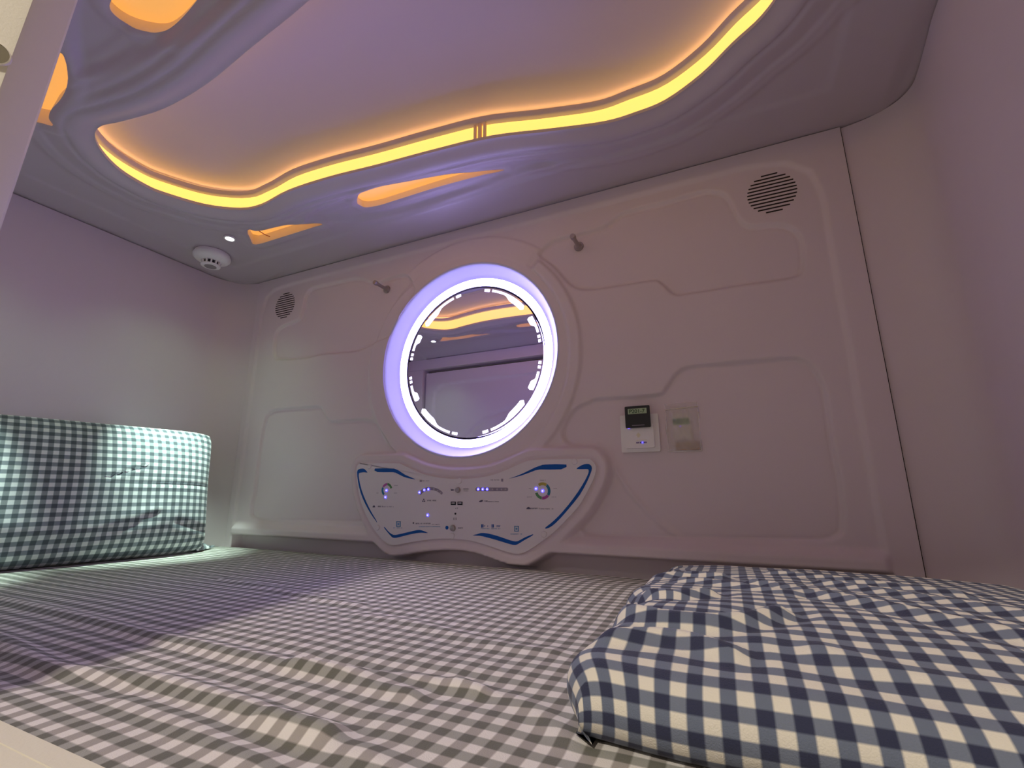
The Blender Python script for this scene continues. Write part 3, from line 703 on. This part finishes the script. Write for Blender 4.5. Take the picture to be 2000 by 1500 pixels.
# ------------------------------------------------------------------ mattress with a wrinkled gingham sheet
PER = 0.0212
MX0, MX1, MY0, MY1 = XL+0.004, 0.350, 0.150, 1.006
R = lambda L: smooth_pts([onZ(x, y, ZB) for x, y in L], False, 5)
ridges = [(R([(-120,1130),(0,1165),(180,1212),(382,1257),(585,1300),(675,1318),(800,1350)]), .0065, .012),
          (R([(-120,1215),(0,1250),(90,1300),(200,1312),(330,1330),(450,1368),(560,1408),(640,1430)]), .0085, .013),
          (R([(585,1298),(700,1312),(790,1320),(877,1330),(930,1345)]), .0055, .010),
          (R([(520,1410),(620,1440),(720,1480),(800,1530)]), .0045, .012),
          (R([(440,1130),(540,1150),(640,1170),(700,1180)]), .004, .012),
          (R([(700,1200),(800,1215),(900,1240),(1000,1262),(1080,1270)]), .003, .012),
          (R([(250,1360),(330,1390),(420,1440),(500,1490)]), .003, .012),
          (R([(900,1330),(1000,1360),(1060,1390),(1110,1440)]), .0035, .010)]
def matH(X, Y):
    h = 0.0020*wob(X, Y, 20, 0)+0.0008*wob(X*1.0, Y*1.3, 48, 5)
    for P, a, wd in ridges:
        d = dist_line(X, Y, P); h = h+.7*a*np.exp(-(d/wd)**2)-a*.20*np.exp(-((d-wd*1.9)/wd)**2)
    e = np.minimum(np.minimum(X-MX0, MX1-X), np.minimum(Y-MY0, MY1-Y))
    h = h*sst(0, .03, e)
    return ZB-0.001+h-0.016*(1-np.sqrt(np.clip(1-(1-np.clip(e/.016, 0, 1))**2, 0, 1)))
xs = np.concatenate([np.linspace(MX0, MX0+.02, 7)[:-1], np.arange(MX0+.02, MX1-.02, .0065), np.linspace(MX1-.02, MX1, 7)])
ys = np.concatenate([np.linspace(MY0, MY0+.02, 7)[:-1], np.arange(MY0+.02, MY1-.02, .0055), np.linspace(MY1-.02, MY1, 7)])
X, Y = np.meshgrid(xs, ys); Hm = matH(X, Y); ny, nx = X.shape
yy = np.array([0.0, 0.86, 0.915, 0.95, 0.98, 1.02])
xa = np.interp(Y, yy, [XL+.004, XL+.004, -1.536, -1.520, -1.490, -1.440]); xb = np.interp(Y, [0, .6, .761, .827, .90, .935, .966, .988, 1.02], [.349, .349, .351, .358, .366, .366, .351, .320, .262])
X = xa+(X-MX0)/(MX1-MX0)*(xb-xa)
# cloth distance along the surface gives the checks
du = np.sqrt(np.diff(X, axis=1)**2+np.diff(Hm, axis=1)**2); U = np.concatenate([np.zeros((ny, 1)), np.cumsum(du, 1)], 1)+MX0
dv = np.sqrt(np.diff(Y, axis=0)**2+np.diff(Hm, axis=0)**2); Vv = np.concatenate([np.zeros((1, nx)), np.cumsum(dv, 0)], 0)+MY0
U = X+(U-X)*0.5+0.0035*wob(X, Y, 9, 3); Vv = Y+(Vv-Y-0.0)*0.5+0.0035*wob(X, Y, 8, 9)
v = [(X[j, i], Y[j, i], Hm[j, i]) for j in range(ny) for i in range(nx)]
uv = [(U[j, i]/PER, Vv[j, i]/PER) for j in range(ny) for i in range(nx)]
f = [(j*nx+i, j*nx+i+1, (j+1)*nx+i+1, (j+1)*nx+i) for j in range(ny-1) for i in range(nx-1)]
per = [(0, i) for i in range(nx)]+[(j, nx-1) for j in range(1, ny)]+[(ny-1, i) for i in range(nx-2, -1, -1)]+[(j, 0) for j in range(ny-2, 0, -1)]
nb = len(v); ZL = -0.40
for j, i in per: v.append((X[j, i], Y[j, i], ZL)); uv.append((U[j, i]/PER, (Vv[j, i]+.2)/PER))
for k in range(len(per)):
    a = per[k]; b_ = per[(k+1) % len(per)]; f.append((a[0]*nx+a[1], nb+k, nb+(k+1) % len(per), b_[0]*nx+b_[1]))
f.append(tuple(nb+k for k in range(len(per)-1, -1, -1)))
mto = mk('mattress', v, f, SHEET, uv=uv)
tag(mto, 'mattress under a wrinkled grey and white gingham sheet, filling the bed cabin floor', 'mattress')

# ------------------------------------------------------------------ pillow
def pillow():
    nu, nv = 120, 72; LH, HH, TH = 0.318, 0.171, 0.074
    us = np.sin(np.linspace(-1, 1, nu+1)*math.pi/2*0.985)/math.sin(math.pi/2*.985); vs = np.sin(np.linspace(-1, 1, nv+1)*math.pi/2*.985)/math.sin(math.pi/2*.985)
    Ug, Vg = np.meshgrid(us, vs)
    prof = (np.clip(1-np.abs(Ug)**3.4, 0, 1)**.55)*(np.clip(1-np.abs(Vg)**2.6, 0, 1)**.55)
    pin_u = 1-0.020*(1-np.abs(Vg)**2)*np.abs(Ug)**3-0.035*np.abs(Vg)**10*np.abs(Ug); pin_v = 1-0.05*np.abs(Ug)**12*np.abs(Vg)
    out = []
    rot = math.radians(-9.5); tilt = math.radians(9)
    for side in (1, -1):
        A = Ug*LH*pin_u; B = Vg*HH*pin_v
        T = TH*prof
        if side == 1:
            T = T*(1.0-0.18*Vg)
            # creases of the cloth
            for (a0, b0, a1, b1, dep, wd) in ((.16, .10, .42, .30, .0065, .010), (.14, .02, .95, .05, .0035, .010), (-.75, .12, -.45, .22, .006, .014), (.05, -.75, .52, -.48, .0028, .035), (.44, -.46, .56, -.40, .0022, .016), (-.9, -.55, .1, -.80, .006, .05), (.70, -.55, .98, -.70, .003, .03), (-.95, .15, -.70, .10, .005, .02)):
                P = np.array([(a0, b0), (a1, b1)]); d = dist_line(Ug, Vg*.55, P*np.array([1, .55])); T = T-dep*np.exp(-(d/wd)**2)+dep*.5*np.exp(-((d-wd*2)/(wd*1.3))**2)*prof
            T = T+0.004*wob(Ug*LH, Vg*HH, 38, 2)*prof
        T = np.maximum(T, 0.0)
        A = A+side*0.0; out.append((A, B, side*T))
    V_, UV_, F_ = [], [], []
    c = np.array([-1.452, 0.578, 0.0])
    def place(a, b, t):
        # a along Y, b up, t toward +X; lean back and turn
        x = t*math.cos(tilt)-b*math.sin(tilt); z = b*math.cos(tilt)+t*math.sin(tilt)
        X_ = x*math.cos(rot)-a*math.sin(rot); Y_ = x*math.sin(rot)+a*math.cos(rot)
        return (c[0]+X_, c[1]+Y_, c[2]+z)
    for k, (A, B, T) in enumerate(out):
        n0 = len(V_)
        for j in range(nv+1):
            for i in range(nu+1):
                p = list(place(A[j, i], B[j, i], T[j, i]))
                p[2] = max(p[2], ZB+0.001+0.0*i)
                p[0] = max(p[0], XL+0.003+0.02*0)
                V_.append(tuple(p)); UV_.append(((Ug[j, i]*LH*(1.06))/PER*1.02, Vg[j, i]*HH*1.10/PER*1.02+.3*(k)))
        for j in range(nv):
            for i in range(nu):
                q = (n0+j*(nu+1)+i, n0+j*(nu+1)+i+1, n0+(j+1)*(nu+1)+i+1, n0+(j+1)*(nu+1)+i)
                F_.append(q if k == 0 else q[::-1])
    return V_, F_, UV_
pt = thing('pillow', 'plump slate and white gingham pillow propped against the left end wall', 'pillow', (-1.45, 0.578, ZB))
v, f, uv = pillow()
mk('cushion', v, f, PIL, pt, uv=uv)
# loose corner of the pillow case
v = []; uv = []
n1, n2 = 10, 8
for s_ in (1, -1):
    for j in range(n2+1):
        for i in range(n1+1):
            a = i/n1; b_ = j/n2*2-1
            wv = (0.016*(1-a)+0.010*math.sqrt(max(0, 1-a**3)))*(1-.25*a)
            v.append((-1.424+0.004*math.sin(a*5), 0.880+0.060*a, 0))
            x = -1.396-0.026*a+b_*wv*1.0; y = 0.862+0.085*a; z = ZB+0.003+(0.018*(1-b_*b_)**.5*(1-a*a*.8)+.004*math.sin(a*6+b_*2)*(1-b_*b_)) * (1 if s_ == 1 else 0.05)
            v[-1] = (x, y, max(z, ZB+.001)); uv.append((y/PER, (x*1.0)/PER))
f = []
for s_ in range(2):
    n0 = s_*(n1+1)*(n2+1)
    for j in range(n2):
        for i in range(n1):
            q = (n0+j*(n1+1)+i, n0+j*(n1+1)+i+1, n0+(j+1)*(n1+1)+i+1, n0+(j+1)*(n1+1)+i); f.append(q if s_ else q[::-1])
mk('case_corner', v, f, PIL, pt, uv=uv)

# ------------------------------------------------------------------ folded duvet (stack) on the right
def duvet():
    x0, x1, y0, y1 = -0.116, 0.345, 0.345, 0.880
    H = 0.054; q = 0.028
    def edge(n_in, n_e, L):
        """arc length table of a soft roll: returns s, inset, height fraction"""
        a = np.linspace(-math.pi/2*0.55, math.pi/2, n_e)
        ins = q*(1-np.cos(a)*1.0) ; hh = (np.sin(a)+1)/2; hh = (hh-hh[0])/(1-hh[0])
        ins = q-q*np.cos(a)
        # after the roll has turned past 90 deg only the outer half bulges
        s = np.concatenate([[0], np.cumsum(np.hypot(np.diff(ins), np.diff(hh*H)))])
        return s, ins, hh
    s, ins, hh = edge(0, 16, 0)
    def axis(a, b, n):
        mid = np.linspace(a+q, b-q, n)[1:-1]
        pos = np.concatenate([a+ins, mid, (b-ins)[::-1]]); hf = np.concatenate([hh, np.ones(len(mid)), hh[::-1]])
        arc = np.concatenate([s, s[-1]+(mid-(a+q)), s[-1]+(b-a-2*q)+(s[-1]-s[::-1])])
        return pos, hf, arc
    px, hx, ax = axis(x0, x1, 90); py, hy, ay = axis(y0, y1, 100)
    X, Y = np.meshgrid(px, py); HX, HY = np.meshgrid(hx, hy); AX, AY = np.meshgrid(ax, ay)
    hf = np.minimum(HX, HY)*0.55+HX*HY*0.45
    # slumping front, swelling middle
    swell = 0.010*np.sin(np.clip((X-x0)/(x1-x0), 0, 1)*math.pi*.8+.35)*sst(y0, y0+.16, Y)-0.012*sst(.55, .88, Y)
    Z = ZB+0.0015+hf*(H-0.010*sst(y0+.10, y0, Y)+swell)
    rid = [([(-.10,.47),(-.06,.455),(-.01,.46),(.03,.50)], .0075, .010), ([(-.11,.56),(-.07,.55),(-.03,.57)], .006, .009), ([(-.09,.41),(-.05,.42),(-.01,.405)], .005, .009),
           ([(.02,.66),(.08,.60),(.15,.53),(.22,.47),(.30,.43)], .0050, .011), ([(.10,.70),(.18,.62),(.26,.55),(.33,.50)], .0040, .012), ([(-.06,.66),(0,.63),(.05,.60)], .004, .010),
           ([(.05,.42),(.10,.40),(.16,.40)], .003, .012), ([(-.10,.70),(-.06,.72),(-.02,.71)], .005, .010), ([(.05,.78),(.14,.74),(.22,.70)], .004, .012)]
    top = HX*HY
    for P, a, wd in rid:
        d = dist_line(X, Y, smooth_pts(P, False, 6)); Z = Z+top*(a*np.exp(-(d/wd)**2)-a*.4*np.exp(-((d-1.9*wd)/wd)**2))
    Z = Z+top*(0.002*wob(X, Y, 30, 7)+0.0012*wob(X, Y, 70, 11))
    Z = np.maximum(Z, ZB+0.0012)
    # scalloped left side: the folded layers end unevenly
    lb = sst(x0+.08, x0, X); X2 = X+lb*(0.010*np.sin(Y*26+.6)+0.006*np.sin(Y*61)+0.012*sst(.62, .88, Y)); fb = sst(y0+.07, y0, Y); Y2 = Y+fb*(0.004*np.sin(X*17)+0.015*sst(.1, .34, X)*0)
    Y2 = Y2+sst(y0+.10, y0, Y)*0.007*sst(x0+.09, x0, X)
    X2 = X2+0.003*sst(y0+.06, y0, Y)*sst(x0+.06, x0, X)
    UU = AX/0.0200+0.02*wob(X, Y, 12, 4)+0.12; VV = AY/0.0206+0.05*wob(X, Y, 12, 8)+.30
    ny, nx = X.shape
    v = [(X2[j, i], Y2[j, i], Z[j, i]) for j in range(ny) for i in range(nx)]; uv = [(UU[j, i], VV[j, i]) for j in range(ny) for i in range(nx)]
    f = [(j*nx+i, j*nx+i+1, (j+1)*nx+i+1, (j+1)*nx+i) for j in range(ny-1) for i in range(nx-1)]
    per = [(0, i) for i in range(nx)]+[(j, nx-1) for j in range(1, ny)]+[(ny-1, i) for i in range(nx-2, -1, -1)]+[(j, 0) for j in range(ny-2, 0, -1)]
    f.append(tuple(j*nx+i for j, i in per[::-1]))
    return v, f, uv
v, f, uv = duvet()
dv_ = mk('folded_duvet', v, f, DUV, uv=uv)
tag(dv_, 'thick folded duvet in navy and cream gingham lying at the right end of the bed', 'duvet')

# ------------------------------------------------------------------ front side: sill, post, fixed door leaf, header (seen directly at left and in the mirror)
m = MB(); ZS = -0.121
m.add([(x, y, z) for x in (XL, XR) for y, z in ((-0.10, -0.45), (-0.10, ZS), (0.1296, ZS), (0.1300, ZS-0.0012), (0.1304, ZS), (0.141, ZS-0.0005), (0.146, ZS-0.005), (0.146, -0.45))],
      [(i, i+1, i+9, i+8) for i in range(7)]+[(7, 0, 8, 15), tuple(range(7, -1, -1)), tuple(range(8, 16))])
struct('trim_4', m.v, m.f, FRAME, smooth=True, auto=35)
m = MB(); jp = [(-0.640, 0.150), (-0.598, 0.150), (-0.592, 0.147), (-0.5715, 0.1190), (-0.5705, 0.1155), (-0.5725, 0.1110), (-0.672, -0.075), (-0.70, -0.10), (-0.72, 0.085)]
m.prismz(jp[::-1], ZS, 0.66)
m.v = [(p_[0], p_[1]+0.032*(p_[2]-0.237), p_[2]) for p_ in m.v]
struct('trim_5', m.v, m.f, FRAME, smooth=True, auto=25)
# latch hole in the post
lz = ray(-15, 103); k = -0.6325/(lz[0]-0.530*lz[1]); lx, ly, lzz = lz*k
nrm = np.array([0.883, -0.468, 0.0])
t = thing('latch_plate', 'small dark latch hole in the cream door post at the top left edge', 'latch', (lx, ly, lzz))
pl_ = np.array([lx, ly, lzz])-nrm*0.0022
MB().lathe(pl_, nrm, [(.0122, 0), (.0122, .0036), (.0112, .0040)], n=32, cap1=False).build('bezel', FRAME, t, smooth=True, auto=40)
MB().lathe(pl_, nrm, [(.0112, 0), (.0112, .0036)], n=32).build('hole', principled('shaded_brass', (.16, .13, .07), .5), t)
# header and stiles
m = MB(); m.box((XL, 0.0, 0.634), (XR, YF+0.012, 0.6885)); struct('trim_6', m.v, m.f, WALL, smooth=False)
m = MB(); m.box((XL, 0.0, ZS), (-1.440, YF+0.010, 0.633)); struct('wall_front', m.v, m.f, WALL, smooth=False)
m = MB(); m.box((0.285, 0.0, ZS), (XR, YF+0.010, 0.633)); struct('trim_7', m.v, m.f, FRAME, smooth=False)
m = MB(); m.box((XL, 0.0, 0.690), (XR, 0.075, 0.90)); struct('trim_8', m.v, m.f, WALL, smooth=False)
dx0, dx1, dz0, dz1 = -1.427, -0.642, ZS+.002, 0.615
RP = smooth_pts([(-1.37, 0.0), (-1.375, .45), (-1.35, .52), (-1.28, .545), (-0.9, .550), (-.62, .552), (-.55, .50), (-.55, 0.0), (-.7, -.06), (-1.3, -.06)], True, 5)
AR = smooth_pts([(-1.28, -.05), (-1.25, .12), (-1.20, .22), (-1.12, .31), (-1.0, .37), (-.8, .40), (-.6, .40)], False, 6)
AR2 = smooth_pts([(-1.40, .25), (-1.33, .22), (-1.27, .16), (-1.23, .08)], False, 6)
def doorH(X, Z):
    return -0.009*sst(.005, -.005, sdf(X, Z, RP))-0.007*np.exp(-(dist_line(X, Z, AR)/.008)**2)-0.006*np.exp(-(dist_line(X, Z, AR2)/.006)**2)
xs = np.linspace(dx0, dx1, 110); zs = np.linspace(dz0, dz1, 100)
v, f = clip_grid(xs, zs, doorH, None, lambda x, z, h: (x, YF-0.006+h, z))
f = [q[::-1] for q in f]
nb = len(v); nx = 110; nz = 100
for x, z in ((dx0, dz0), (dx1, dz0), (dx1, dz1), (dx0, dz1)): v.append((x, YF-0.035, z))
f += [tuple(range(0, nx))+(nb+1, nb), tuple(j*nx+nx-1 for j in range(nz))+(nb+2, nb+1), tuple((nz-1)*nx+i for i in range(nx-1, -1, -1))+(nb+3, nb+2), tuple(j*nx for j in range(nz-1, -1, -1))+(nb, nb+3), (nb, nb+1, nb+2, nb+3)]
struct('door_1', v, f, WALL, smooth=True, auto=40)
m = MB(); m.box((-1.445, 0.030, ZS), (-0.640, 0.045, 0.630)); struct('wall_front_core', m.v, m.f, SEAM, smooth=False)
